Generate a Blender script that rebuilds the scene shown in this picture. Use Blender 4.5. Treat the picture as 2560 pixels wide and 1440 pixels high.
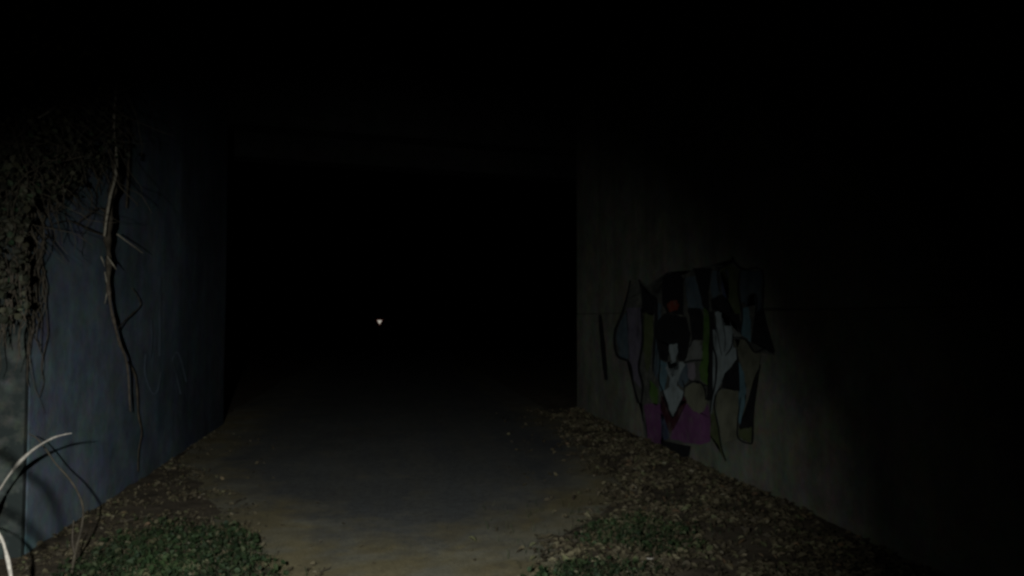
import bpy, bmesh, math, random
from mathutils import Vector, Matrix, noise

random.seed(7)
for o in list(bpy.data.objects):
    bpy.data.objects.remove(o, do_unlink=True)
S = bpy.context.scene
COL = S.collection
R = math.radians

# ------------------------------------------------------------------ camera
F_PX, PW, PH = 1900.0, 2560.0, 1440.0          # focal length in photo pixels
CAM = Vector((0.0, 0.0, 1.6))
YAW, PITCH = math.atan(325.0 / F_PX), math.atan(75.0 / F_PX)
cd = bpy.data.cameras.new('camera')
cd.sensor_fit = 'HORIZONTAL'
cd.sensor_width = 36.0
cd.lens = 36.0 * F_PX / PW
cd.clip_start, cd.clip_end = 0.05, 800.0
cam = bpy.data.objects.new('camera', cd)
COL.objects.link(cam)
cam.location = CAM
cam.rotation_euler = (math.pi / 2 + PITCH, 0, -YAW)
S.camera = cam
CAM_M = cam.rotation_euler.to_matrix()

# ------------------------------------------------------------------ night sky
W = bpy.data.worlds.new('World')
S.world = W
W.use_nodes = True
nt = W.node_tree
nt.nodes.clear()
sky = nt.nodes.new('ShaderNodeTexSky')
sky.sky_type = 'NISHITA'
sky.sun_disc = False
sky.sun_elevation = R(-5.0)
sky.sun_rotation = R(160.0)
bg = nt.nodes.new('ShaderNodeBackground')
bg.inputs['Strength'].default_value = 0.0001
wo = nt.nodes.new('ShaderNodeOutputWorld')
nt.links.new(sky.outputs[0], bg.inputs['Color'])
nt.links.new(bg.outputs[0], wo.inputs['Surface'])

# ------------------------------------------------------------------ hand torch of the walker
TORCH = Vector((-0.62, 0.50, 1.68))
ld = bpy.data.lights.new('hand_torch', 'SPOT')
ld.energy = 830.0
ld.color = (0.95, 1.0, 0.97)
ld.shadow_soft_size = 0.025
ld.spot_size = R(82.5)
ld.spot_blend = 1.0
torch = bpy.data.objects.new('hand_torch', ld)
COL.objects.link(torch)
torch.location = TORCH
TORCH_PX = (1000.0, 1560.0)                      # where its beam is aimed

# ------------------------------------------------------------------ exposure
S.view_settings.view_transform = 'Standard'
S.view_settings.look = 'None'
S.view_settings.exposure = 0.0
S.view_settings.gamma = 1.0
S.view_settings.use_curve_mapping = False
S.render.engine = 'CYCLES'
S.cycles.max_bounces = 3
S.cycles.diffuse_bounces = 0          # the exposure is too short for bounced light to register
S.cycles.filter_width = 2.8


# ------------------------------------------------------------------ measuring helpers
def ray(px, py):
    d = CAM_M @ Vector(((px - PW / 2) / F_PX, -(py - PH / 2) / F_PX, -1.0))
    return d


def on_x(px, py, X):
    d = ray(px, py)
    return CAM + d * ((X - CAM.x) / d.x)


def on_y(px, py, Y):
    d = ray(px, py)
    return CAM + d * ((Y - CAM.y) / d.y)


def on_z(px, py, Z=0.0):
    d = ray(px, py)
    return CAM + d * ((Z - CAM.z) / d.z)


def at(px, py, dist):
    return CAM + ray(px, py) * dist


torch.rotation_euler = ray(*TORCH_PX).to_track_quat('-Z', 'Y').to_euler()
# the weak wide spill round the beam of the same torch
sd = ld.copy()
sd.name = 'hand_torch_spill'
sd.energy = 32.0
sd.spot_size = R(98.0)
spill = bpy.data.objects.new('hand_torch_spill', sd)
COL.objects.link(spill)
spill.location = TORCH
spill.rotation_euler = ray(1280.0, 1720.0).to_track_quat('-Z', 'Y').to_euler()

XL, XR = -2.34, 3.41                            # inner faces of the two walls
YL0 = on_x(66, 1100, XL).y                      # near end of the left wall
YL1 = on_x(562, 900, XL).y                      # far ends
YR1 = on_x(1442, 900, XR).y
YR0 = 1.5
WALL_H = 5.7


# ------------------------------------------------------------------ object helpers
def tag(o, label=None, cat=None, group=None, kind=None):
    if label: o['label'] = label
    if cat: o['category'] = cat
    if group: o['group'] = group
    if kind: o['kind'] = kind
    return o


def empty(name, loc):
    o = bpy.data.objects.new(name, None)
    o.empty_display_size = 0.2
    o.location = loc
    COL.objects.link(o)
    return o


def link(name, me, mat, parent=None, smooth=False):
    o = bpy.data.objects.new(name, me)
    COL.objects.link(o)
    if mat is not None:
        me.materials.append(mat)
    if smooth:
        for p in me.polygons:
            p.use_smooth = True
    if parent is not None:
        o.parent = parent
        o.matrix_parent_inverse = Matrix.Translation(-abs_loc(parent))
    return o


def abs_loc(o):
    v = o.location.copy()
    if o.parent is not None:
        # parts are modelled in world space with the identity transform
        v = Vector((0, 0, 0)) if o.type == 'MESH' else v
    return v


def mesh(name, V, Fc):
    me = bpy.data.meshes.new(name)
    me.from_pydata([tuple(v) for v in V], [], Fc)
    me.update()
    return me


def catmull(P, n=6):
    P = [Vector(p) for p in P]
    if len(P) < 3:
        return P
    out = []
    for i in range(len(P) - 1):
        p0 = P[max(i - 1, 0)]; p1 = P[i]; p2 = P[i + 1]; p3 = P[min(i + 2, len(P) - 1)]
        for k in range(n):
            t = k / n
            out.append(0.5 * ((2 * p1) + (p2 - p0) * t + (2 * p0 - 5 * p1 + 4 * p2 - p3) * t * t
                              + (3 * p1 - p0 - 3 * p2 + p3) * t ** 3))
    out.append(P[-1])
    return out


def tube(V, Fc, pts, radii, sides=7, rough=0.0, n=6):
    P = catmull(pts, n)
    m = len(P)
    base = len(V)
    up = Vector((0.31, 0.17, 0.93))
    for i, p in enumerate(P):
        t = (P[min(i + 1, m - 1)] - P[max(i - 1, 0)]).normalized()
        a = t.cross(up)
        if a.length < 1e-3:
            a = t.cross(Vector((1, 0, 0)))
        a.normalize()
        b = t.cross(a)
        s = i / max(m - 1, 1) * (len(radii) - 1)
        k = min(int(s), len(radii) - 2)
        r = radii[k] + (radii[k + 1] - radii[k]) * (s - k)
        for j in range(sides):
            an = 2 * math.pi * j / sides
            q = p + (a * math.cos(an) + b * math.sin(an)) * r
            if rough:
                q += (q - p) * rough * noise.noise(q * 9.0) * 1.6
            V.append(q)
    for i in range(m - 1):
        for j in range(sides):
            j2 = (j + 1) % sides
            Fc.append((base + i * sides + j, base + i * sides + j2,
                       base + (i + 1) * sides + j2, base + (i + 1) * sides + j))
    Fc.append(tuple(base + j for j in range(sides))[::-1])
    Fc.append(tuple(base + (m - 1) * sides + j for j in range(sides)))


def tube_obj(name, pts, radii, mat, parent=None, sides=7, rough=0.0):
    V, Fc = [], []
    tube(V, Fc, pts, radii, sides, rough)
    return link(name, mesh(name, V, Fc), mat, parent, True)


def block(name, x0, x1, y0, y1, z0, z1, mat, parent=None, bev=0.02, cuts=0, wob=0.0):
    bm = bmesh.new()
    bmesh.ops.create_cube(bm, size=1.0)
    for v in bm.verts:
        v.co = Vector((x0 + (v.co.x + .5) * (x1 - x0), y0 + (v.co.y + .5) * (y1 - y0), z0 + (v.co.z + .5) * (z1 - z0)))
    if bev:
        bmesh.ops.bevel(bm, geom=bm.edges[:], offset=bev, segments=2, affect='EDGES', profile=0.6)
    if cuts:
        bmesh.ops.subdivide_edges(bm, edges=[e for e in bm.edges if e.calc_length() > 1.0], cuts=cuts, use_grid_fill=True)
        for v in bm.verts:
            v.co += v.normal * wob * noise.noise(v.co * 0.9)
    me = bpy.data.meshes.new(name)
    bm.to_mesh(me)
    bm.free()
    return link(name, me, mat, parent)


# ------------------------------------------------------------------ materials
def new_mat(name, rough=0.9, spec=0.25):
    m = bpy.data.materials.new(name)
    m.use_nodes = True
    b = m.node_tree.nodes['Principled BSDF']
    b.inputs['Roughness'].default_value = rough
    b.inputs['Specular IOR Level'].default_value = spec
    return m, m.node_tree, b


def N(t, kind, **kw):
    n = t.nodes.new(kind)
    for k, v in kw.items():
        setattr(n, k, v)
    return n


def coords(t, scale=(1, 1, 1)):
    g = N(t, 'ShaderNodeNewGeometry')
    mp = N(t, 'ShaderNodeMapping')
    mp.inputs['Scale'].default_value = scale
    t.links.new(g.outputs['Position'], mp.inputs['Vector'])
    return mp.outputs['Vector']


def nz(t, scale, detail=4.0, rough=0.55, vec=None, dist=0.0):
    n = N(t, 'ShaderNodeTexNoise')
    n.inputs['Scale'].default_value = scale
    n.inputs['Detail'].default_value = detail
    n.inputs['Roughness'].default_value = rough
    n.inputs['Distortion'].default_value = dist
    t.links.new(vec if vec is not None else coords(t), n.inputs['Vector'])
    return n.outputs['Fac']


def ramp(t, fac, stops, interp='LINEAR'):
    r = N(t, 'ShaderNodeValToRGB')
    r.color_ramp.interpolation = interp
    e = r.color_ramp.elements
    while len(e) < len(stops):
        e.new(0.5)
    for i, (p, c) in enumerate(stops):
        e[i].position = p
        e[i].color = (c[0], c[1], c[2], 1) if not isinstance(c, (int, float)) else (c, c, c, 1)
    t.links.new(fac, r.inputs['Fac'])
    return r.outputs['Color']


def mixc(t, fac, a, b, mode='MIX'):
    m = N(t, 'ShaderNodeMix', data_type='RGBA', blend_type=mode)
    for sock, v in ((m.inputs[0], fac), (m.inputs[6], a), (m.inputs[7], b)):
        if isinstance(v, (int, float)):
            sock.default_value = v
        elif isinstance(v, tuple):
            sock.default_value = (v[0], v[1], v[2], 1)
        else:
            t.links.new(v, sock)
    return m.outputs[2]


def bump(t, b, h, strength=0.5, dist=0.02):
    n = N(t, 'ShaderNodeBump')
    n.inputs['Strength'].default_value = strength
    n.inputs['Distance'].default_value = dist
    t.links.new(h, n.inputs['Height'])
    t.links.new(n.outputs['Normal'], b.inputs['Normal'])


def concrete(name, dark, mid, light, streak=0.5, green=None, grime_fade=None):
    m, t, b = new_mat(name, 0.92, 0.2)
    c = ramp(t, nz(t, 0.55, 6, 0.62), [(0.30, dark), (0.52, mid), (0.74, light)])
    st = ramp(t, nz(t, 1.0, 5, 0.6, coords(t, (2.6, 2.6, 0.16))), [(0.35, 0.45), (0.62, 1.0)])
    c = mixc(t, streak, c, st, 'MULTIPLY')
    blot = ramp(t, nz(t, 3.6, 7, 0.68), [(0.30, 0.55), (0.5, 0.9), (0.66, 1.15)])
    c = mixc(t, 0.75, c, blot, 'MULTIPLY')
    # slight patches of different tint
    tint = N(t, 'ShaderNodeTexNoise')
    tint.inputs['Scale'].default_value = 3.2
    tint.inputs['Detail'].default_value = 3
    t.links.new(coords(t), tint.inputs['Vector'])
    c = mixc(t, 0.30, c, tint.outputs['Color'], 'OVERLAY')
    fine = N(t, 'ShaderNodeTexNoise')
    fine.inputs['Scale'].default_value = 15.0
    fine.inputs['Detail'].default_value = 2
    t.links.new(coords(t), fine.inputs['Vector'])
    c = mixc(t, 0.28, c, fine.outputs['Color'], 'OVERLAY')
    if grime_fade is not None:                       # ragged dark blotches, plus torchlight's fade painted in toward the far end
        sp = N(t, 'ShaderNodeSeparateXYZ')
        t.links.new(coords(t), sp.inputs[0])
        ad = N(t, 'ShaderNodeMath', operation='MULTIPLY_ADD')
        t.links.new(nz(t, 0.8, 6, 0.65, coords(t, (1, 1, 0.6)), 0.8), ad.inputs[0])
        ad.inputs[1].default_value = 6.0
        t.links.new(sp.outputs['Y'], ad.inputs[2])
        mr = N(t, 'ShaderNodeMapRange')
        mr.inputs['From Min'].default_value = grime_fade + 2.2
        mr.inputs['From Max'].default_value = grime_fade + 5.2
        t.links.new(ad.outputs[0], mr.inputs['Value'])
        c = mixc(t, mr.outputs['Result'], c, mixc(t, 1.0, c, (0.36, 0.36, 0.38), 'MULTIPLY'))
    if green is not None:
        gm = ramp(t, nz(t, 4.5, 6, 0.65), [(0.40, 0.0), (0.55, 1.0)])
        c = mixc(t, gm, c, green)
    t.links.new(c, b.inputs['Base Color'])
    h = mixc(t, 0.5, nz(t, 38, 6, 0.7), nz(t, 4, 5, 0.6))
    bump(t, b, h, 0.45, 0.02)
    return m


M = {}
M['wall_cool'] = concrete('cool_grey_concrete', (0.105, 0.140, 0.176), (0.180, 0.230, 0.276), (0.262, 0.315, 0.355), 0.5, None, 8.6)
M['wall_end'] = concrete('mossy_concrete', (0.050, 0.056, 0.052), (0.090, 0.098, 0.088), (0.20, 0.21, 0.185), 0.5, (0.034, 0.042, 0.040))
M['wall_warm'] = concrete('warm_grey_concrete', (0.155, 0.155, 0.12), (0.21, 0.21, 0.165), (0.265, 0.265, 0.215), 0.45)
M['deck'] = concrete('dark_concrete', (0.018, 0.018, 0.016), (0.026, 0.026, 0.024), (0.04, 0.039, 0.035), 0.5)  # very dark mottled concrete for the bridge and copings


def plain(name, col, var=0.35, scale=6.0, rough=0.9, bumps=0.3, bscale=40.0, spec=0.2):
    m, t, b = new_mat(name, rough, spec)
    lo = tuple(x * (1 - var) for x in col)
    hi = tuple(min(1, x * (1 + var)) for x in col)
    t.links.new(ramp(t, nz(t, scale, 5, 0.6), [(0.3, lo), (0.7, hi)]), b.inputs['Base Color'])
    if bumps:
        bump(t, b, nz(t, bscale, 5, 0.65), bumps, 0.01)
    return m


def paint(name, col):
    m, t, b = new_mat(name, 0.75, 0.3)
    wear = ramp(t, nz(t, 3.4, 7, 0.68), [(0.28, 0.34), (0.5, 0.85), (0.72, 1.2)])
    c = mixc(t, 0.9, col, wear, 'MULTIPLY')
    # thin spots where the bare concrete shows through
    thin = ramp(t, nz(t, 9.0, 6, 0.7), [(0.50, 0.0), (0.70, 0.04 if max(col) < 0.03 else (0.95 if 0.09 < max(col) < 0.11 else 0.4))])
    c = mixc(t, thin, c, (0.20, 0.20, 0.16))
    t.links.new(c, b.inputs['Base Color'])
    bump(t, b, nz(t, 38, 6, 0.7), 0.3, 0.01)
    return m


M['earth'] = plain('dark_earth', (0.105, 0.083, 0.058), 0.5, 5.0, 0.97, 0.8, 22.0)
M['bank'] = plain('bank_soil', (0.07, 0.06, 0.04), 0.5, 2.0)
M['bark_pale'] = plain('pale_bark', (0.34, 0.30, 0.23), 0.5, 30.0, 0.85, 0.6, 90.0)
M['bark_dark'] = plain('dark_bark', (0.075, 0.062, 0.045), 0.55, 22.0, 0.9, 0.7, 70.0)
M['bark_brown'] = plain('brown_bark', (0.105, 0.085, 0.066), 0.5, 26.0, 0.9, 0.6, 80.0)
M['cane'] = plain('bleached_cane', (0.50, 0.45, 0.39), 0.3, 45.0, 0.6, 0.4, 120.0, 0.4)
M['steel'] = plain('galvanised_steel', (0.3, 0.3, 0.3), 0.2, 8.0, 0.5)


def asphalt_mat():
    m, t, b = new_mat('worn_asphalt', 0.88, 0.3)
    c = ramp(t, nz(t, 0.8, 5, 0.6), [(0.3, (0.105, 0.108, 0.112)), (0.7, (0.15, 0.152, 0.15))])
    c = mixc(t, 0.7, c, ramp(t, nz(t, 55, 3, 0.7), [(0.3, 0.55), (0.7, 1.25)]), 'MULTIPLY')
    c = mixc(t, 0.5, c, ramp(t, nz(t, 6, 4, 0.6), [(0.3, 0.75), (0.7, 1.15)]), 'MULTIPLY')
    t.links.new(c, b.inputs['Base Color'])
    bump(t, b, nz(t, 70, 4, 0.7), 0.4, 0.008)
    return m


def sand_mat():
    """sand washed over the track: solid where laid thick, thinning to bare asphalt at its ragged rim"""
    m, t, b = new_mat('washed_sand', 0.95, 0.15)
    c = ramp(t, nz(t, 2.2, 5, 0.6), [(0.3, (0.20, 0.182, 0.132)), (0.7, (0.285, 0.268, 0.205))])
    c = mixc(t, 0.6, c, ramp(t, nz(t, 45, 4, 0.7), [(0.3, 0.6), (0.7, 1.2)]), 'MULTIPLY')
    och = ramp(t, nz(t, 1.9, 4, 0.6, None, 0.6), [(0.40, 0.0), (0.56, 1.0)])
    c = mixc(t, och, c, mixc(t, 0.7, c, (1.0, 0.86, 0.55), 'MULTIPLY'))
    at_ = N(t, 'ShaderNodeAttribute', attribute_name='cover')
    g = N(t, 'ShaderNodeMath', operation='ADD')
    t.links.new(at_.outputs['Fac'], g.inputs[0])
    k = N(t, 'ShaderNodeMath', operation='MULTIPLY_ADD')
    t.links.new(nz(t, 2.0, 8, 0.7), k.inputs[0])
    k.inputs[1].default_value = 2.2
    k.inputs[2].default_value = -1.1
    t.links.new(k.outputs[0], g.inputs[1])
    a = ramp(t, g.outputs[0], [(0.1, 0.0), (0.9, 1.0)])
    asp = ramp(t, nz(t, 0.8, 5, 0.6), [(0.3, (0.105, 0.108, 0.112)), (0.7, (0.15, 0.152, 0.15))])
    asp = mixc(t, 0.7, asp, ramp(t, nz(t, 55, 3, 0.7), [(0.3, 0.55), (0.7, 1.25)]), 'MULTIPLY')
    # dust carried along by wheels and feet: streaks that run with the track
    streak = ramp(t, nz(t, 1.0, 6, 0.7, coords(t, (3.4, 0.35, 1.0))), [(0.40, 0.0), (0.72, 0.55)])
    asp = mixc(t, streak, asp, mixc(t, 0.5, c, asp))
    asp = mixc(t, 0.8, asp, ramp(t, nz(t, 13, 5, 0.7), [(0.3, 0.62), (0.7, 1.2)]), 'MULTIPLY')
    c = mixc(t, 0.8, c, ramp(t, nz(t, 8, 6, 0.7), [(0.3, 0.72), (0.7, 1.15)]), 'MULTIPLY')
    t.links.new(mixc(t, a, asp, c), b.inputs['Base Color'])
    bump(t, b, nz(t, 42, 6, 0.75), 0.7, 0.015)
    return m


M['sand'] = sand_mat()


def leaf_mat(name, stops, rough=0.7):
    m, t, b = new_mat(name, rough, 0.3)
    g = N(t, 'ShaderNodeNewGeometry')
    c = ramp(t, g.outputs['Random Per Island'], stops)
    c = mixc(t, 0.5, c, ramp(t, nz(t, 60, 3, 0.6), [(0.3, 0.6), (0.7, 1.15)]), 'MULTIPLY')
    c = mixc(t, 0.85, c, ramp(t, nz(t, 2.6, 5, 0.65), [(0.32, (0.38, 0.36, 0.33)), (0.5, (0.85, 0.85, 0.8)), (0.68, (1.2, 1.25, 1.1))]), 'MULTIPLY')
    t.links.new(c, b.inputs['Base Color'])
    return m


M['litter'] = leaf_mat('dead_leaves', [(0.0, (0.050, 0.039, 0.026)), (0.3, (0.088, 0.070, 0.045)), (0.6, (0.135, 0.110, 0.070)),
                                       (0.86, (0.185, 0.155, 0.100)), (0.93, (0.13, 0.14, 0.07)), (0.975, (0.17, 0.10, 0.06)), (1.0, (0.30, 0.275, 0.21))])
M['green'] = leaf_mat('green_ground_leaves', [(0.0, (0.012, 0.026, 0.010)), (0.4, (0.024, 0.046, 0.016)), (0.75, (0.042, 0.066, 0.025)), (0.9, (0.075, 0.088, 0.042)), (0.96, (0.11, 0.085, 0.05)), (1.0, (0.17, 0.16, 0.10))])
M['ivy'] = leaf_mat('ivy_leaves', [(0.0, (0.016, 0.018, 0.012)), (0.4, (0.036, 0.038, 0.023)), (0.7, (0.06, 0.055, 0.034)), (0.9, (0.10, 0.095, 0.065)), (1.0, (0.028, 0.075, 0.032))])

# ------------------------------------------------------------------ ground and road
def ground_h(x, y):
    z = 0.0
    if y > 22:
        z -= 0.75 * min(1.0, (y - 22) / 60.0) ** 1.3
    return z


def axis(a, b, fine0, fine1, step, coarse):
    out, v = [], a
    while v < b:
        out.append(v)
        v = v + step if fine0 <= v < fine1 else (min(v + coarse, fine0) if v < fine0 else v + coarse)
    out.append(b)
    return out


def height_sheet(name, xs, ys, fn, mat):
    V = [(x, y, fn(x, y)) for y in ys for x in xs]
    nx = len(xs)
    Fc = [(j * nx + i, j * nx + i + 1, (j + 1) * nx + i + 1, (j + 1) * nx + i) for j in range(len(ys) - 1) for i in range(nx - 1)]
    return link(name, mesh(name, V, Fc), mat, None, True)


def verge_h(x, y):
    """low banks of soil against the two walls, rising a few centimetres over the track"""
    z = ground_h(x, y) - 0.006
    if y < 22:
        d = min(abs(x - edge_l(y)) if x < edge_l(y) else 0, 0.8) + (min(x - edge_r(y), 1.2) if x > edge_r(y) else 0)
        if d > 0:
            z += 0.008 + 0.022 * min(d, 1.0) ** 1.2 * (0.6 + 0.8 * (noise.noise(Vector((x * 1.3, y * 1.3, 0))) + 0.4)) \
                 + 0.02 * min(1, d * 5) * noise.noise(Vector((x * 5, y * 5, 3)))
    return z


def interp(y, tab):
    if y <= tab[0][0]:
        return tab[0][1]
    for (a, b), (c, d) in zip(tab, tab[1:]):
        if y <= c:
            return b + (d - b) * (y - a) / (c - a)
    return tab[-1][1]


def from_px(L):
    return sorted((on_z(px, py).y, on_z(px, py).x) for px, py in L)


EDGE_L = [(-6, -0.5)] + from_px([(740, 1440), (655, 1390), (575, 1330), (560, 1270), (500, 1200), (470, 1165), (520, 1080)])
EDGE_R = [(-6, 1.0)] + from_px([(1390, 1440), (1345, 1370), (1450, 1300), (1545, 1250), (1500, 1180), (1450, 1120), (1400, 1050)])


def edge_l(y):
    return interp(y, EDGE_L) + 0.12 * noise.noise(Vector((0, y * 2.3, 1.7)))


def edge_r(y):
    return interp(y, EDGE_R) + 0.12 * noise.noise(Vector((4, y * 2.3, 5.1)))


xs = axis(-60, 60, -3.4, 4.0, 0.09, 4.0)
ys = axis(-12, 220, 1.5, 14.0, 0.11, 4.0)
tag(height_sheet('ground', xs, ys, verge_h, M['earth']), 'dark bare soil spreading out from both sides of the track', None, None, 'structure')

# road: asphalt with sand washed over its near end and its rims
def road_cover(x, y):
    # bare asphalt tongue: starts at about 5 m and fills the passage behind
    cx, cy, ax = 0.30, 9.4, 1.70 + 0.6 * max(0.0, min(1.0, (y - 6.7) / 2.5))
    e = ((x - cx) / ax) ** 2 + ((min(y, cy) - cy) / 4.1) ** 2
    c = (math.sqrt(e) - 0.74) / 0.34
    if y > 14:
        c = min(c, 0.4)
    return max(0.0, min(1.0, c))


V, Fc, cov = [], [], []
ys2 = axis(-6, 215, 0, 16, 0.14, 3.0)
NX = 44
for y in ys2:
    a, b = edge_l(y) - 0.10, edge_r(y) + 0.10
    for i in range(NX + 1):
        x = a + (b - a) * i / NX
        V.append((x, y, ground_h(x, y) + 0.004))
        cov.append(road_cover(x, y))
for j in range(len(ys2) - 1):
    for i in range(NX):
        k = j * (NX + 1) + i
        Fc.append((k, k + 1, k + NX + 2, k + NX + 1))
me = mesh('road', V, Fc)
att = me.attributes.new('cover', 'FLOAT', 'POINT')
for i, c in enumerate(cov):
    att.data[i].value = c
tag(link('road', me, M['sand'], None, True), 'worn dark asphalt track with tan sand washed over its near end', None, None, 'structure')

# earth held back by the walls
def bank(name, x0, x1, y0, y1, label):
    xs_ = axis(x0, x1, -99, 99, 0.8, 2)
    ys_ = axis(y0, y1, -99, 99, 0.8, 2)
    V = [(x, y, WALL_H - 0.25 + 0.3 * noise.noise(Vector((x * .5, y * .5, 0)))) for y in ys_ for x in xs_]
    nx = len(xs_)
    Fc = [(j * nx + i, j * nx + i + 1, (j + 1) * nx + i + 1, (j + 1) * nx + i) for j in range(len(ys_) - 1) for i in range(nx - 1)]
    nb = len(V)
    ring = [(x0, y0), (x1, y0), (x1, y1), (x0, y1)]
    V += [(x, y, -0.3) for x, y in ring]
    edge = [list(range(nx)), [j * nx + nx - 1 for j in range(len(ys_))],
            [len(V) - 4 - 1 - i for i in range(nx)], [(len(ys_) - 1 - j) * nx for j in range(len(ys_))]]
    for s in range(4):
        Fc.append(tuple(edge[s][::-1]) + (nb + s, nb + (s + 1) % 4))
    o = link(name, mesh(name, V, Fc), M['bank'])
    return tag(o, label, None, None, 'structure')


bank('embankment', XL - 9.0, XL - 0.62, YL0 + 0.7, YL1, 'dark earth bank held back by the bluish wall')
bank('embankment', XR + 0.62, XR + 9.0, YR0 + 0.3, YR1, 'dark earth bank held back by the painted wall')

# ------------------------------------------------------------------ walls
JOINT = 1.67
lw = empty('retaining_wall', (XL - 0.3, (YL0 + YL1) / 2, 0))
tag(lw, 'bluish grey concrete wall with hanging vines, left of the track', 'wall', None, 'thing')
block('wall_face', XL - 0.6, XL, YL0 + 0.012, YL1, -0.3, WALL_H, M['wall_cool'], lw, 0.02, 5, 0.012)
block('wall_end', XL - 4.6, XL + 0.004, YL0 - 0.05, YL0 + 0.008, -0.3, WALL_H - 0.1, M['wall_end'], lw, 0.008, 4, 0.004)
block('coping', XL - 0.7, XL + 0.06, YL0 - 0.5, YL1 + 0.02, WALL_H + 0.003, WALL_H + 0.2, M['deck'], lw, 0.02)

rw = empty('retaining_wall', (XR + 0.3, (YR0 + YR1) / 2, 0))
tag(rw, 'warm grey concrete wall with a large painted figure, right of the track', 'wall', None, 'thing')
block('lower_lift', XR, XR + 0.6, YR0, YR1, -0.3, JOINT - 0.004, M['wall_warm'], rw, 0.010, 5, 0.005)
block('upper_lift', XR + 0.003, XR + 0.6, YR0, YR1, JOINT + 0.004, WALL_H, M['wall_warm'], rw, 0.010, 5, 0.005)
block('joint_filler', XR + 0.014, XR + 0.55, YR0 + 0.05, YR1 - 0.05, JOINT - 0.004, JOINT + 0.004, M['bark_dark'], rw, 0)
block('coping', XR - 0.06, XR + 0.7, YR0, YR1 + 0.02, WALL_H + 0.003, WALL_H + 0.2, M['deck'], rw, 0.02)

# ------------------------------------------------------------------ bridge over the dark opening
BR_Z = on_y(1050, 343, (YL1 + YR1) / 2).z
br = empty('bridge', (0.5, (YL1 + YR1) / 2 + 0.8, BR_Z))
tag(br, 'dark concrete bridge beam spanning the black opening between the walls', 'bridge')


def skew_beam(name, z0, z1, dy0, dy1, over):
    a, b = XL - over, XR + over
    def yy(x): return YL1 + (YR1 - YL1) * (x - XL) / (XR - XL)
    V = [(x, yy(x) + d, z) for z in (z0, z1) for x, d in ((a, dy0), (b, dy0), (b, dy1), (a, dy1))]
    Fc = [(3, 2, 1, 0), (4, 5, 6, 7), (0, 1, 5, 4), (1, 2, 6, 5), (2, 3, 7, 6), (3, 0, 4, 7)]
    bm = bmesh.new()
    me = mesh(name, V, Fc)
    bm.from_mesh(me)
    bmesh.ops.bevel(bm, geom=bm.edges[:], offset=0.025, segments=2, affect='EDGES')
    bm.to_mesh(me)
    bm.free()
    return link(name, me, M['deck'], br)


skew_beam('beam', BR_Z, BR_Z + 0.95, 0.02, 0.6, 1.7)
skew_beam('beam', BR_Z, BR_Z + 0.95, 2.6, 3.2, 1.7)
skew_beam('deck_slab', BR_Z + 0.953, BR_Z + 1.25, -0.12, 3.35, 1.75)
skew_beam('parapet', BR_Z + 1.253, BR_Z + 2.1, -0.1, 0.15, 1.75)
skew_beam('parapet', BR_Z + 1.253, BR_Z + 2.1, 3.1, 3.33, 1.75)
# bearing piers tucked outside the walls
block('pier', XL - 1.75, XL - 1.2, YL1 + 0.02, YL1 + 2.6, -0.3, BR_Z - 0.003, M['deck'], br, 0.03)
block('pier', XR + 1.2, XR + 1.75, YR1 + 0.02, YR1 + 3.9, -0.3, BR_Z - 0.003, M['deck'], br, 0.03)

# ------------------------------------------------------------------ painted figure on the right wall
def Z4(x, y):
    return (1420 + x / 2.572, 600 + y / 2.572)


PAINT = {
    'black': (0.012, 0.012, 0.014), 'purple': (0.18, 0.068, 0.17), 'maroon': (0.06, 0.014, 0.022), 'white': (0.34, 0.40, 0.41),
    'grey': (0.21, 0.22, 0.205), 'olive': (0.20, 0.20, 0.14), 'green': (0.09, 0.18, 0.035), 'blue': (0.15, 0.27, 0.32), 'slate': (0.10, 0.14, 0.17), 'shade': (0.10, 0.102, 0.09),
    'lilac': (0.17, 0.15, 0.20), 'red': (0.20, 0.04, 0.02), 'pink': (0.25, 0.22, 0.25), 'moss': (0.10, 0.12, 0.05), 'navy': (0.07, 0.09, 0.16)}
PM = {k: paint('paint_' + k, v) for k, v in PAINT.items()}


def wall_poly(name, pts, mat, parent, layer, soft=True):
    px = [Vector((p[0], p[1], 0)) for p in pts]
    if soft:
        n = len(px)
        q = []
        for i in range(n):
            p0, p1, p2, p3 = px[i - 1], px[i], px[(i + 1) % n], px[(i + 2) % n]
            for k in range(4):
                t = k / 4
                q.append(0.5 * ((2 * p1) + (p2 - p0) * t * 0.8 + (2 * p0 - 5 * p1 + 4 * p2 - p3) * t * t * 0.8
                                + (3 * p1 - p0 - 3 * p2 + p3) * t ** 3 * 0.8) if False else p1.lerp(p2, t) + (p1 - (p0 + p2) * 0.5) * 0.10 * (1 - t) * (1 if k else 0.6))
        px = [v + Vector((noise.noise(v * 0.05), noise.noise(v * 0.05 + Vector((9, 4, 2))), 0)) * 9.0 for v in q]
    V = [on_x(*Z4(p.x, p.y), XR - 0.009 - 0.0012 * layer) for p in px]
    bm = bmesh.new()
    vs = [bm.verts.new(v) for v in V]
    f = bm.faces.new(vs)
    bmesh.ops.triangulate(bm, faces=[f], ngon_method='EAR_CLIP')
    for f in bm.faces:
        f.normal_update()
        if f.normal.x > 0:
            f.normal_flip()
    me = bpy.data.meshes.new(name)
    bm.to_mesh(me)
    bm.free()
    return link(name, me, mat, parent)


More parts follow.
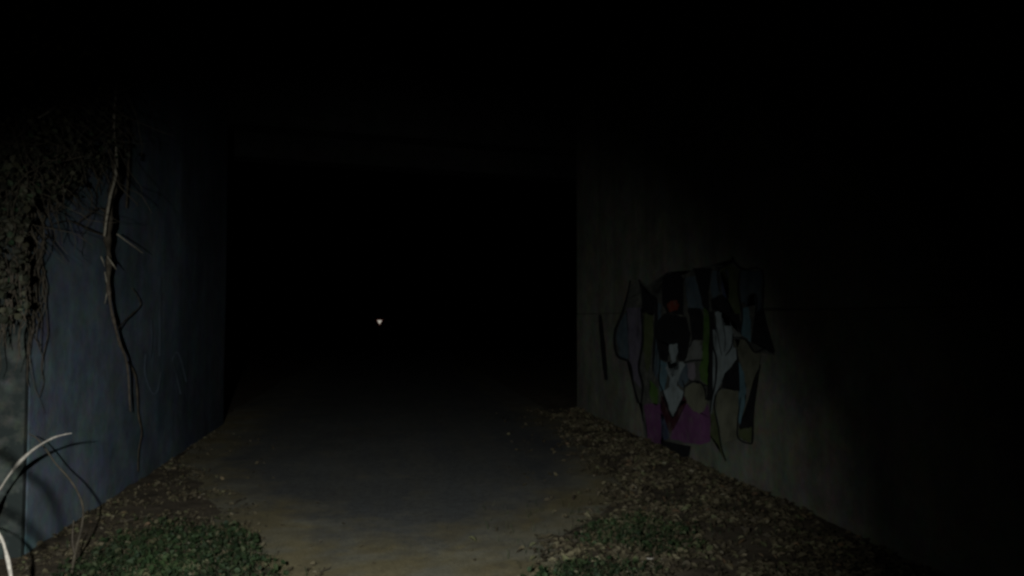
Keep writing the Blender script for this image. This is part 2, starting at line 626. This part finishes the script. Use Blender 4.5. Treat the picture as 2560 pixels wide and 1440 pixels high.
STROKES = [  # black outlines, in enlarged-photo units: points, width
    ([(400, 260), (380, 360), (345, 480), (300, 600), (315, 740), (395, 790), (420, 930), (450, 1050)], 16),
    ([(455, 255), (500, 350), (565, 385), (560, 560), (545, 840)], 18),
    ([(470, 440), (480, 640), (455, 820), (480, 930), (470, 1050)], 16),
    ([(975, 330), (965, 200), (1045, 150), (1055, 110), (1075, 150), (1130, 190), (1248, 198), (1250, 440)], 12),
    ([(1105, 200), (1095, 330), (1120, 470), (1110, 590)], 12),
    ([(1160, 360), (1205, 352), (1210, 450), (1180, 650)], 12),
    ([(1250, 440), (1275, 560), (1325, 720)], 16),
    ([(1325, 720), (1260, 700), (1200, 720), (1140, 640), (1060, 625)], 12),
    ([(1235, 800), (1210, 940), (1190, 1120), (1185, 1285), (1165, 1308), (1095, 1275), (1090, 1180), (1110, 1010)], 11),
    ([(1085, 700), (1095, 850), (1100, 970)], 12),
    ([(1100, 970), (1040, 948), (970, 960), (940, 1060), (960, 1180), (985, 1330), (1015, 1420)], 9),
    ([(745, 790), (800, 775), (870, 772)], 12),
    ([(745, 945), (800, 912), (850, 915), (880, 965), (885, 1030)], 12),
    ([(930, 450), (925, 560), (932, 680), (955, 770), (950, 900), (925, 1020), (915, 1110)], 12),
    ([(1060, 600), (1050, 690), (1010, 745)], 8),
    ([(985, 480), (1010, 620), (1005, 720)], 5),
    ([(955, 560), (975, 680), (990, 745)], 5),
    ([(580, 480), (565, 600), (590, 760), (585, 900), (612, 980), (672, 1140), (745, 985), (735, 900)], 9),
    ([(1250, 440), (1330, 440), (1420, 445), (1500, 440)], 7),
    ([(820, 560), (800, 640), (780, 690)], 9),
    ([(205, 480), (220, 640), (235, 800), (245, 900)], 30),
]
V, Fc = [], []
for pts, w in STROKES:
    P = catmull([Vector((x, y, 0)) for x, y in pts], 5)
    b0 = len(V)
    m = len(P)
    for i, p in enumerate(P):
        t = (P[min(i + 1, m - 1)] - P[max(i - 1, 0)]).normalized()
        nn = Vector((-t.y, t.x, 0)) * w * 0.5 * (0.55 + 0.45 * math.sin(math.pi * (i + 0.6) / (m + 0.2))) * (1 + 0.25 * noise.noise(p * 0.03))
        for s in (1, -1):
            q = p + nn * s
            V.append(on_x(*Z4(q.x, q.y), XR - 0.009 - 0.0012 * 6))
    for i in range(m - 1):
        k = b0 + 2 * i
        Fc.append((k, k + 1, k + 3, k + 2))
mural = link('mural', mesh('mural', V, Fc), PM['black'], rw)
mural['label'] = 'faded spray painted figure in a purple coat with raised hand'

PATCHES = [
    ('shade', 0, [(395, 300), (470, 262), (566, 385), (600, 300), (640, 212), (740, 225), (805, 188), (915, 185), (975, 200), (1055, 125), (1130, 192), (1245, 202), (1255, 440), (1322, 728), (1240, 728),
                  (1215, 850), (1140, 960), (1095, 1000), (965, 960), (930, 1090), (912, 1290), (770, 1312), (600, 1300), (495, 1285), (480, 1060), (440, 1040), (395, 800), (312, 740), (302, 600), (345, 480)]),
    ('slate', 1, [(565, 400), (600, 420), (580, 600), (590, 760), (575, 900), (548, 840), (560, 600)]),
    ('grey', 1, [(1000, 480), (1060, 500), (1110, 610), (1090, 690), (1062, 620), (1040, 540)]),
    ('moss', 1, [(975, 205), (1050, 150), (1100, 200), (1095, 330), (1110, 470), (1050, 470), (1035, 385)]),
    ('slate', 1, [(930, 200), (972, 205), (978, 340), (930, 380), (915, 300)]),
    ('purple', 1, [(655, 1275), (700, 1170), (745, 1070), (775, 1050), (810, 1100), (850, 1115), (895, 1055), (912, 1100), (915, 1290), (860, 1315), (770, 1308)]),
    ('purple', 1, [(490, 1070), (540, 1050), (595, 1060), (625, 1190), (605, 1310), (555, 1305), (515, 1290)]),
    ('navy', 1, [(600, 1100), (640, 1190), (655, 1240), (640, 1280), (602, 1290)]),
    ('maroon', 2, [(600, 1005), (620, 1050), (672, 1145), (735, 1000), (765, 1040), (720, 1130), (680, 1210), (655, 1245), (625, 1170), (600, 1090)]),
    ('white', 3, [(615, 975), (655, 945), (705, 945), (745, 980), (710, 1060), (675, 1138), (645, 1060)]),
    ('white', 4, [(637, 790), (650, 850), (676, 882), (735, 790), (756, 798), (722, 860), (700, 895), (702, 948), (655, 948), (655, 890), (630, 830)]),
    ('maroon', 3, [(645, 798), (707, 798), (692, 850), (675, 870), (655, 850)]),
    ('black', 2, [(578, 520), (620, 470), (690, 480), (758, 500), (785, 600), (780, 700), (750, 775), (712, 775), (690, 690), (660, 690), (640, 775), (600, 772), (578, 680), (568, 600)]),
    ('white', 3, [(648, 672), (700, 670), (706, 715), (690, 775), (680, 800), (668, 775), (652, 725)]),
    ('black', 2, [(605, 400), (608, 250), (640, 215), (720, 213), (742, 250), (742, 400), (740, 480), (640, 470)]),
    ('red', 3, [(635, 412), (665, 388), (695, 388), (713, 412), (705, 450), (652, 462)]),
    ('blue', 2, [(583, 770), (632, 792), (642, 860), (622, 962), (592, 965), (580, 860)]),
    ('grey', 3, [(785, 655), (820, 645), (852, 655), (864, 720), (855, 772), (800, 785), (750, 800), (770, 735)]),
    ('pink', 3, [(768, 800), (812, 788), (822, 870), (800, 905), (775, 885)]),
    ('slate', 1, [(705, 810), (765, 790), (770, 900), (740, 945), (705, 920)]),
    ('green', 2, [(878, 440), (905, 470), (906, 700), (902, 800), (895, 930), (860, 905), (843, 840), (862, 740), (872, 640)]),
    ('black', 1, [(770, 440), (850, 440), (872, 500), (866, 640), (800, 640), (790, 540)]),
    ('olive', 3, [(742, 965), (790, 922), (850, 922), (876, 965), (882, 1025), (897, 1040), (880, 1092), (845, 1115), (802, 1095), (768, 1045)]),
    ('black', 1, [(905, 470), (940, 470), (952, 760), (948, 900), (925, 1020), (895, 1035), (900, 930), (906, 800)]),
    ('white', 3, [(928, 580), (945, 575), (955, 620), (950, 470), (966, 455), (985, 475), (1000, 545), (1042, 540), (1060, 600), (1052, 680), (1082, 705), (1085, 760), (1040, 825),
                  (1000, 865), (985, 920), (945, 1000), (922, 1115), (914, 1080), (932, 980), (950, 885), (952, 780), (932, 680)]),
    ('black', 2, [(1008, 862), (1050, 820), (1095, 765), (1100, 970), (1042, 950), (985, 952)]),
    ('black', 1, [(805, 185), (918, 183), (908, 300), (904, 462), (872, 440), (850, 340)]),
    ('black', 1, [(918, 385), (985, 350), (1032, 390), (1052, 478), (1102, 478), (1112, 605), (1060, 560), (1028, 480), (930, 455)]),
    ('slate', 1, [(1110, 205), (1245, 203), (1243, 420), (1222, 470), (1205, 440), (1202, 352), (1160, 358), (1150, 420), (1112, 385)]),
    ('blue', 2, [(1122, 445), (1160, 430), (1172, 520), (1178, 650), (1140, 630), (1112, 605)]),
    ('navy', 1, [(985, 205), (1032, 195), (1030, 385), (988, 345)]),
    ('black', 1, [(1212, 470), (1250, 440), (1278, 565), (1325, 735), (1252, 685), (1182, 662), (1200, 560)]),
    ('olive', 1, [(1070, 640), (1140, 645), (1200, 715), (1240, 730), (1222, 850), (1180, 960), (1150, 940), (1110, 800)]),
    ('blue', 2, [(1100, 790), (1130, 850), (1143, 980), (1132, 1080), (1106, 1190), (1096, 1150), (1096, 900)]),
    ('black', 1, [(1236, 805), (1212, 950), (1192, 1150), (1185, 1200), (1110, 1220), (1098, 1195), (1130, 1140), (1168, 1000), (1200, 880)]),
    ('moss', 1, [(1100, 1215), (1180, 1205), (1184, 1280), (1165, 1300), (1098, 1268)]),
    ('olive', 2, [(960, 970), (1035, 957), (1092, 978), (1094, 1170), (1088, 1270), (1000, 1310), (975, 1200), (955, 1080)]),
    ('moss', 1, [(915, 1120), (948, 1110), (968, 1200), (985, 1310), (1008, 1420), (955, 1310), (915, 1250)]),
    ('lilac', 1, [(380, 440), (470, 440), (476, 600), (455, 805), (470, 950), (420, 900), (395, 770), (385, 600)]),
    ('moss', 1, [(490, 470), (545, 480), (545, 650), (530, 800), (505, 850), (482, 700)]),
    ('black', 1, [(458, 270), (500, 350), (566, 385), (552, 480), (480, 470), (476, 380)]),
    ('green', 1, [(528, 905), (578, 960), (572, 1060), (545, 1050), (525, 990)]),
    ('slate', 1, [(340, 520), (375, 470), (385, 600), (390, 760), (330, 750), (312, 620)]),
    ('black', 1, [(600, 1290), (660, 1300), (785, 1325), (775, 1405), (690, 1395), (602, 1345)]),
    ('slate', 1, [(750, 250), (815, 230), (850, 345), (868, 440), (770, 430)]),
]
for col, layer, pts in PATCHES:
    wall_poly('paint_patch', pts, PM[col], mural, layer)

# faint chalky marks on the left wall
PM['chalk'] = paint('paint_chalk', (0.165, 0.215, 0.275))
V, Fc = [], []
for pts, w in [([(364, 885), (362, 930), (372, 965), (384, 985), (396, 970), (402, 930)], 5), ([(430, 900), (442, 880), (452, 900), (460, 930), (466, 955)], 4),
               ([(398, 690), (400, 760), (399, 820), (399, 890)], 7), ([(378, 800), (380, 850), (376, 890)], 4), ([(432, 900), (446, 960), (452, 985)], 4)]:
    P = catmull([Vector((x, y, 0)) for x, y in pts], 5)
    b0, m = len(V), 0
    m = len(P)
    for i, p in enumerate(P):
        t = (P[min(i + 1, m - 1)] - P[max(i - 1, 0)]).normalized()
        nn = Vector((-t.y, t.x, 0)) * w * 0.5 * (1 + 0.4 * noise.noise(p * 0.08))
        for s in (1, -1):
            q = p + nn * s
            V.append(on_x(q.x, q.y, XL + 0.016))
    for i in range(m - 1):
        k = b0 + 2 * i
        Fc.append((k, k + 1, k + 3, k + 2))
ch = link('chalk_mark', mesh('chalk_mark', V, Fc), PM['chalk'], lw)
ch['label'] = 'faint pale looping marks low on the wall'

# ------------------------------------------------------------------ far give way sign, retroreflective
SY = 85.0
sc = on_y(949, 804, SY)
sg = empty('give_way_sign', (sc.x, SY + 0.06, ground_h(sc.x, SY)))
tag(sg, 'tiny bright inverted triangle sign far down the black opening', 'sign')


def retro(name, col, rough):
    m, t, b = new_mat(name, rough, 0.5)
    b.inputs['Base Color'].default_value = (*col, 1)
    b.inputs['Metallic'].default_value = 1.0
    c = ramp(t, nz(t, 9.0, 3, 0.6), [(0.3, tuple(x * 0.55 for x in col)), (0.7, col)])
    t.links.new(c, b.inputs['Base Color'])
    return m


nrm = (((CAM + TORCH) / 2) - sc).normalized()
tx = Vector((0, 0, 1)).cross(nrm).normalized()
tz = nrm.cross(tx)


def tri_plate(name, s, off, thick, mat, round_=0.12):
    V = []
    corners = [Vector((-s / 2, s * 0.29)), Vector((0, -s * 0.577)), Vector((s / 2, s * 0.29))]
    ring = []
    for i in range(3):
        a, b, c = corners[i - 1], corners[i], corners[(i + 1) % 3]
        for k in range(5):
            t = k / 4
            p0 = b.lerp(a, round_); p2 = b.lerp(c, round_)
            ring.append(p0.lerp(b, t).lerp(b.lerp(p2, t), t))
    n = len(ring)
    for o_ in (off, off - thick):
        V += [sc + tx * p.x + tz * p.y + nrm * o_ for p in ring]
    Fc = [tuple(range(n)), tuple(range(2 * n - 1, n - 1, -1))] + [(i + n, (i + 1) % n + n, (i + 1) % n, i) for i in range(n)]
    return link(name, mesh(name, V, Fc), mat, sg)


tri_plate('sign_plate', 0.86, 0.0, 0.02, retro('red_sheeting', (0.30, 0.03, 0.02), 0.30))
tri_plate('sign_face', 0.54, 0.006, 0.005, retro('white_sheeting', (0.80, 0.70, 0.62), 0.178))
tube_obj('post', [sc + Vector((0, 0.06, 0.25)), Vector((sc.x, SY + 0.06, 0.2)), Vector((sc.x, SY + 0.06, ground_h(sc.x, SY) - 0.2))], [0.03, 0.03], M['steel'], sg, 10)


# ------------------------------------------------------------------ vines on the left wall
def onL(px, py, off):
    return on_x(px, py, XL + off)


vine = empty('woody_vine', onL(340, 1170, 0.05))
tag(vine, 'long twisted woody vine hanging down the bluish wall', 'vine')
tube_obj('main_stem', [onL(300, -60, .14), onL(290, 60, .13), onL(287, 180, .15), onL(288, 250, .14), onL(285, 320, .13), onL(292, 380, .15), onL(290, 440, .16), onL(276, 500, .16),
                       onL(268, 560, .15), onL(268, 600, .13), onL(272, 650, .11), onL(270, 710, .10)], [.018, .022, .022, .026, .028, .024, .016], M['bark_dark'], vine, 9, 0.45)
tube_obj('lit_edge_stem', [onL(286, 130, .19), onL(289, 230, .20), onL(284, 320, .20), onL(291, 385, .21), onL(289, 440, .22), onL(275, 495, .22), onL(267, 545, .21), onL(261, 590, .18)],
         [.006, .010, .011, .012, .010, .008], M['bark_pale'], vine, 6, 0.3)  # pale tube along the main stem, standing in for its torchlit edge
tube_obj('lower_stem', [onL(270, 700, .10), onL(273, 740, .11), onL(284, 800, .12), onL(300, 860, .12), onL(314, 895, .12), onL(321, 940, .11), onL(323, 985, .10), onL(326, 1030, .10)],
         [.013, .014, .011, .008, .004], M['bark_brown'], vine, 7, 0.4)
tube_obj('stem_shadow', [onL(322, 905, .04), onL(338, 940, .03), onL(343, 985, .03), onL(346, 1040, .03), onL(354, 1080, .03), onL(346, 1130, .03), onL(345, 1180, .02)],
         [.010, .009, .007, .005], M['bark_dark'], vine, 6, 0.3)  # dark tube standing in for the lower stem's shadow on the wall
tube_obj('side_branch', [onL(292, 585, .15), onL(315, 602, .20), onL(340, 620, .24), onL(358, 634, .26)], [.006, .0045, .002], M['bark_pale'], vine, 6, 0.2)
tube_obj('side_branch', [onL(268, 640, .16), onL(276, 652, .19), onL(284, 664, .21), onL(291, 674, .22)], [.005, .007, .002], M['bark_pale'], vine, 6, 0.2)
tube_obj('side_branch', [onL(252, 640, .12), onL(258, 655, .14), onL(262, 668, .13)], [.004, .004, .002], M['bark_pale'], vine, 6, 0.2)
tube_obj('side_branch', [onL(266, 590, .13), onL(240, 582, .10), onL(205, 566, .08), onL(170, 552, .06), onL(130, 560, .05)], [.010, .008, .006, .003], M['bark_dark'], vine, 6, 0.3)
tube_obj('side_branch', [onL(270, 535, .14), onL(246, 520, .10), onL(222, 535, .08), onL(195, 556, .05)], [.009, .007, .004], M['bark_dark'], vine, 6, 0.3)
tube_obj('side_branch', [onL(262, 680, .10), onL(268, 720, .09), onL(262, 760, .07)], [.004, .005, .002], M['bark_pale'], vine, 6, 0.3)
tube_obj('side_branch', [onL(330, 720, .05), onL(346, 745, .06), onL(350, 765, .05), onL(330, 785, .05), onL(312, 802, .06), onL(291, 826, .11)], [.003, .006, .007, .006], M['bark_dark'], vine, 6, 0.3)
tube_obj('side_branch', [onL(318, 290, .05), onL(322, 360, .06), onL(320, 430, .05), onL(316, 520, .04)], [.010, .012, .008], M['bark_dark'], vine, 6, 0.3)  # dark tube standing in for the main stem's shadow beside it
tube_obj('side_branch', [onL(95, 295, .30), onL(118, 282, .34), onL(138, 266, .36)], [.005, .008, .003], M['bark_pale'], vine, 6, 0.3)

# ivy thicket at the wall's near corner
ivy = empty('ivy_thicket', (XL, YL0, 0))
tag(ivy, 'dense tangle of dull ivy smothering the wall corner, upper left', 'ivy')


def leaf(V, Fc, p, nrm, size, roll, curl=0.25, wide=0.62):
    nrm = nrm.normalized()
    a = nrm.cross(Vector((0.21, 0.34, 0.91)))
    if a.length < 1e-3:
        a = nrm.cross(Vector((1, 0, 0)))
    a.normalize()
    b = nrm.cross(a)
    d = a * math.cos(roll) + b * math.sin(roll)
    s = nrm.cross(d)
    L, w = size, size * wide * 0.5
    k = len(V)
    lift = nrm * size * curl
    V += [p - d * L * .5 + lift * .4, p - d * L * .18 + s * w + lift * .7, p + d * L * .18 + s * w * .85 + lift * .5, p + d * L * .5 - lift * .2,
          p + d * L * .18 - s * w * .85 + lift * .6, p - d * L * .18 - s * w + lift * .8, p]
    for q in range(6):
        Fc.append((k + q, k + (q + 1) % 6, k + 6))


def rnd_dir(n, spread):
    return (n + Vector((random.gauss(0, spread), random.gauss(0, spread), random.gauss(0, spread)))).normalized()


V, Fc = [], []
SV, SF = [], []
# density of ivy by photo position: on the end face (x<66) and on the wall face
def ivy_density(px, py):
    if px < 70:
        if py < 560: return 1.0
        return max(0.0, 0.55 - (py - 560) / 520.0)
    lim = 560 - (px - 70) * 0.55 + 70 * noise.noise(Vector((px * .02, py * .012, 0)))
    d = max(0.0, min(1.0, (lim - py) / 90.0))
    if px > 250:
        d *= max(0.0, 1 - (px - 250) / 80.0)
    return d


cnt = 0
while cnt < 6500:
    px, py = random.uniform(-60, 340), random.uniform(-80, 960)
    dn = ivy_density(px, py)
    clump = 0.5 + 0.9 * noise.noise(Vector((px * .022, py * .022, 7)))
    if random.random() > dn * max(0.05, clump):
        continue
    if px < 70:
        p = on_y(px, py, YL0 - 0.44 - abs(random.gauss(0, .13)))
        n0 = Vector((0.1, -1, 0.25))
    else:
        p = on_x(px, py, XL + 0.02 + abs(random.gauss(0, .16)))
        n0 = Vector((1, -0.5, 0.25))
    leaf(V, Fc, p, rnd_dir(n0, .55), random.uniform(.02, .055), random.uniform(0, 6.28), .3, .8)
    cnt += 1
fo = link('foliage', mesh('foliage', V, Fc), M['ivy'], ivy)
fo['kind'] = 'stuff'
# twigs of the thicket
for k in range(520):
    px, py = random.uniform(-50, 300), random.uniform(-60, 560)
    if ivy_density(px, py) < 0.4:
        continue
    base = on_y(px, py, YL0 - 0.46 - random.uniform(0, .15)) if px < 70 else on_x(px, py, XL + random.uniform(.03, .3))
    pts = [base]
    d = Vector((random.gauss(0, .5), random.gauss(0, .35), -1 if random.random() < .7 else .6)).normalized()
    if px >= 70:
        d.x = abs(d.x) * .25
    for s in range(random.randint(4, 8)):
        d = (d + Vector((random.gauss(0, .28), random.gauss(0, .28), random.gauss(0, .22)))).normalized()
        q = pts[-1] + d * random.uniform(.06, .13)
        q.x = max(q.x, XL + .02) if px >= 70 else q.x
        if px < 70: q.y = min(q.y, YL0 - .44)
        pts.append(q)
    r = random.uniform(.0022, .006)
    tube(SV, SF, pts, [r, r * .8, r * .4], 5, 0, 3)
tw = link('twigs', mesh('twigs', SV, SF), M['bark_dark'], ivy, True)
tw['kind'] = 'stuff'
# loose strands that hang below the thicket
for k in range(38):
    px = random.uniform(-10, 120)
    py = random.uniform(470, 700)
    def onC(x, y, o):
        return on_y(x, y, YL0 - .44 - o) if x < 66 else on_x(x, y, XL + .02 + o * .5)
    pts, x, y = [], px, py
    for s in range(random.randint(5, 9)):
        pts.append(onC(x, y, random.uniform(.01, .07)))
        x += random.gauss(-1.5, 9)
        y += random.uniform(25, 55)
        if (px < 66) != (x < 66): x = px
    r = random.uniform(.0022, .005)
    tube_obj('strand', pts, [r, r, r * .5], M['bark_dark'] if random.random() < .7 else M['bark_brown'], ivy, 5, .2)

# ------------------------------------------------------------------ canes and stems close by
c1 = empty('bleached_cane', on_z(-160, 1560))
tag(c1, 'bright bleached cane arching in from the left edge', 'cane')
D1 = 4.5
tube_obj('cane_stem', [on_z(-160, 1560), at(-120, 1470, 4.1), at(-62, 1340, 4.2), at(-12, 1245, D1), at(20, 1192, D1), at(52, 1152, D1), at(90, 1119, D1 - .02), at(130, 1096, D1 - .05), at(158, 1087, D1 - .08), at(179, 1083, D1 - .1)],
         [.010, .010, .009, .0085, .008, .007, .0045, .0015], M['cane'], c1, 8, .45)


def toward(px, py, t):
    """a point part of the way from the torch to a spot on the left wall"""
    q = on_x(px, py, XL)
    return TORCH + (q - TORCH) * t


for A in ([(-20, 1120), (45, 1165), (75, 1190), (110, 1215), (135, 1255), (150, 1310), (160, 1350)], [(-60, 1262), (0, 1275), (45, 1295), (75, 1320), (110, 1362), (135, 1400)]):
    tube_obj('side_shoot', [toward(x, y, .40) for x, y in A], [.010, .009, .008, .005], M['bark_brown'], c1, 6, .15)  # unseen shoots, shaped to throw the curved shadow bands on the wall
c2 = empty('bleached_cane', on_z(60, 1640))
tag(c2, 'short bright cane bending down at the bottom left corner', 'cane')
D2 = 3.6
tube_obj('cane_stem', [at(-70, 1290, D2 + .1), at(-22, 1312, D2 + .05), at(4, 1347, D2), at(16, 1385, D2), at(24, 1420, D2), at(30, 1460, D2), at(40, 1560, D2 - .1), on_z(60, 1640)],
         [.004, .007, .008, .008, .009, .009], M['cane'], c2, 8, .45)
tube_obj('thorn', [at(2, 1354, D2), at(-6, 1360, D2 - .02)], [.004, .001], M['cane'], c2, 5)

st = empty('dry_stem', on_z(176, 1452))
tag(st, 'thin dark stem arching up from the grass against the bluish wall', 'stem')
g0 = on_z(176, 1452)
def atY(px, py, Y): return on_y(px, py, Y)
tube_obj('stem', [g0 - Vector((0, 0, .05)), atY(180, 1425, g0.y + .02), atY(190, 1372, g0.y + .04), atY(203, 1322, g0.y + .10), atY(208, 1275, g0.y + .14), atY(196, 1234, g0.y + .16), atY(170, 1193, g0.y + .16),
                  atY(140, 1160, g0.y + .15), atY(113, 1121, g0.y + .14), atY(92, 1096, g0.y + .12), atY(72, 1084, g0.y + .10)], [.009, .008, .006, .005, .004, .003], M['bark_dark'], st, 7, .2)
tube_obj('side_shoot', [atY(186, 1385, g0.y + .03), atY(181, 1350, g0.y), atY(184, 1300, g0.y - .01)], [.006, .004, .002], M['bark_brown'], st, 6, .2)

# ------------------------------------------------------------------ leaf litter and ground cover
def scatter(name, n, xr, yr, accept, mat, size, kind_label, cat, tilt=.38, zoff=.009, wide=.62):
    V, Fc = [], []
    c = tries = 0
    while c < n and tries < n * 40:
        tries += 1
        x, y = random.uniform(*xr), random.uniform(*yr)
        if random.random() > accept(x, y):
            continue
        h = max(verge_h(x, y), ground_h(x, y) + .005)
        p = Vector((x, y, h + zoff * random.uniform(.3, 2.2)))
        leaf(V, Fc, p, rnd_dir(Vector((0, 0, 1)), tilt), random.uniform(*size), random.uniform(0, 6.28), random.uniform(.05, .4), wide)
        c += 1
    o = link(name, mesh(name, V, Fc), mat)
    return tag(o, kind_label, cat, None, 'stuff')


def nn_(x, y, s, z): return noise.noise(Vector((x * s, y * s, z)))


def px_of(x, y, z=0.03):
    v = CAM_M.transposed() @ (Vector((x, y, z)) - CAM)
    return PW / 2 + v.x / -v.z * F_PX, PH / 2 - v.y / -v.z * F_PX


def acc_left(x, y):
    d = edge_l(y) - x
    a = min(1, max(0.018 if d > -.9 else 0, .5 + d * 2.0))
    return a * max(.05, .45 + 1.5 * nn_(x, y, 2.4, 2) + .5 * nn_(x, y, 7, 3))


def acc_right(x, y):
    d = x - edge_r(y)
    a = min(1, max(0.016 if d > -.9 else 0, .35 + d * 1.6))
    return a * max(.08, .5 + 1.4 * nn_(x, y, 2.2, 9) + .5 * nn_(x, y, 7, 5))


scatter('leaf_litter', 5200, (XL + .02, 0.2), (3.2, 11.5), acc_left, M['litter'], (.014, .05), 'dark brown fallen leaves along the foot of the bluish wall', 'leaves')
scatter('leaf_litter', 16000, (0.6, XR - .02), (3.2, 13.0), acc_right, M['litter'], (.016, .075), 'brown fallen leaves banked against the painted wall', 'leaves')


def green_l(x, y):
    e = ((x + 1.45) / .95) ** 2 + ((y - 5.05) / 1.15) ** 2 + .9 * nn_(x, y, 2.3, 4)
    if x < -1.93 + .12 * nn_(x, y, 4, 6):
        return 0
    e += .35 * nn_(x, y, 6.0, 8)
    return max(0.0, min(1.0, (1.15 - e) / .75)) if x < edge_l(y) + .05 else 0


def green_r(x, y):
    a = ((x - 1.85) / .42) ** 2 + ((y - 5.35) / .42) ** 2 + .9 * nn_(x, y, 3.0, 14)
    b = ((x - 1.30) / .35) ** 2 + ((y - 4.6) / .22) ** 2 + .9 * nn_(x, y, 3.0, 24)
    e = min(a, b)
    return max(0.0, min(.9, (1.5 - e) / 1.3))


scatter('ground_cover', 3000, (XL + .02, 0), (3.6, 6.4), green_l, M['green'], (.012, .05), 'low green leafy plants by the foot of the bluish wall', 'plants', .7, .03, .8)
scatter('ground_cover', 1100, (.8, 2.6), (4.2, 6.2), green_r, M['green'], (.012, .045), 'small green patch growing among brown leaves on the right', 'plants', .7, .025, .8)

# grass blades mixed in
def blades(name, n, xr, yr, accept, label, cat):
    V, Fc = [], []
    c = tries = 0
    while c < n and tries < n * 60:
        tries += 1
        x, y = random.uniform(*xr), random.uniform(*yr)
        if random.random() > accept(x, y):
            continue
        h = max(verge_h(x, y), 0.004)
        p = Vector((x, y, h - .005))
        L = random.uniform(.04, .12)
        an = random.uniform(0, 6.28)
        side = Vector((math.cos(an), math.sin(an), 0)) * random.uniform(.0015, .003)
        bend = Vector((random.gauss(0, .5), random.gauss(0, .5), 0))
        k = len(V)
        V += [p - side, p + side, p + Vector((0, 0, L * .6)) + bend * L * .3 + side * .7, p + Vector((0, 0, L * .6)) + bend * L * .3 - side * .7, p + Vector((0, 0, L * .85)) + bend * L]
        Fc += [(k, k + 1, k + 2, k + 3), (k + 3, k + 2, k + 4)]
        c += 1
    return tag(link(name, mesh(name, V, Fc), M['green']), label, cat, None, 'stuff')


blades('grass', 3000, (XL + .02, 0), (3.6, 6.6), lambda x, y: green_l(x, y) * .8 + .02 * (x < edge_l(y)), 'short grass blades among green plants at the lower left', 'grass')
blades('grass', 1500, (.8, 3.2), (3.8, 6.5), lambda x, y: green_r(x, y) * .8 + .03, 'sparse grass blades among brown leaves on the right', 'grass')

# fallen twigs that stand out on the ground
def ground_twig(pxs, r, mat, label, fork=None):
    P = []
    for px, py in pxs:
        q = on_z(px, py, .02)
        for _ in range(3):
            q = on_z(px, py, max(verge_h(q.x, q.y), .004) + .018)
        P.append(q)
    e = empty('fallen_twig', P[0])
    tag(e, label, 'twig', 'fallen twigs on the ground')
    tube_obj('twig_stem', P, [r, r * .9, r * .4], mat, e, 6, .25)
    if fork:
        Q = [P[len(P) // 2]]
        for px, py in fork:
            Q.append(on_z(px, py, max(verge_h(Q[0].x, Q[0].y), .004) + .035))
        tube_obj('side_twig', Q, [r * .7, r * .3], mat, e, 5, .25)


ground_twig([(1610, 1395), (1628, 1397), (1640, 1394), (1656, 1398)], .005, M['cane'], 'short pale twig lying beside the right green patch')
ground_twig([(1605, 1404), (1622, 1412), (1640, 1420)], .004, M['bark_pale'], 'dull thin twig just below the short pale twig')
ground_twig([(1342, 1353), (1375, 1349), (1410, 1338), (1445, 1318), (1478, 1312)], .006, M['bark_dark'], 'dark forked twig lying on the sand at the right track edge', [(1440, 1338), (1462, 1340)])
ground_twig([(1352, 1392), (1366, 1380), (1392, 1376)], .005, M['bark_dark'], 'small dark twig nearest the camera on the right sand edge')
ground_twig([(2148, 1354), (2210, 1338), (2280, 1320), (2345, 1300)], .010, M['bark_dark'], 'long dark stick leaning in deep shade at the far right')
ground_twig([(470, 1357), (485, 1360), (493, 1368)], .005, M['bark_pale'], 'small pale twig on the green plants at lower left')
ground_twig([(800, 1430), (815, 1424), (828, 1418)], .004, M['bark_dark'], 'tiny dark twig on the sandy track, bottom centre')
ground_twig([(300, 1305), (335, 1297), (370, 1290), (400, 1296)], .007, M['bark_dark'], 'dark twig between the bluish wall and the green plants')
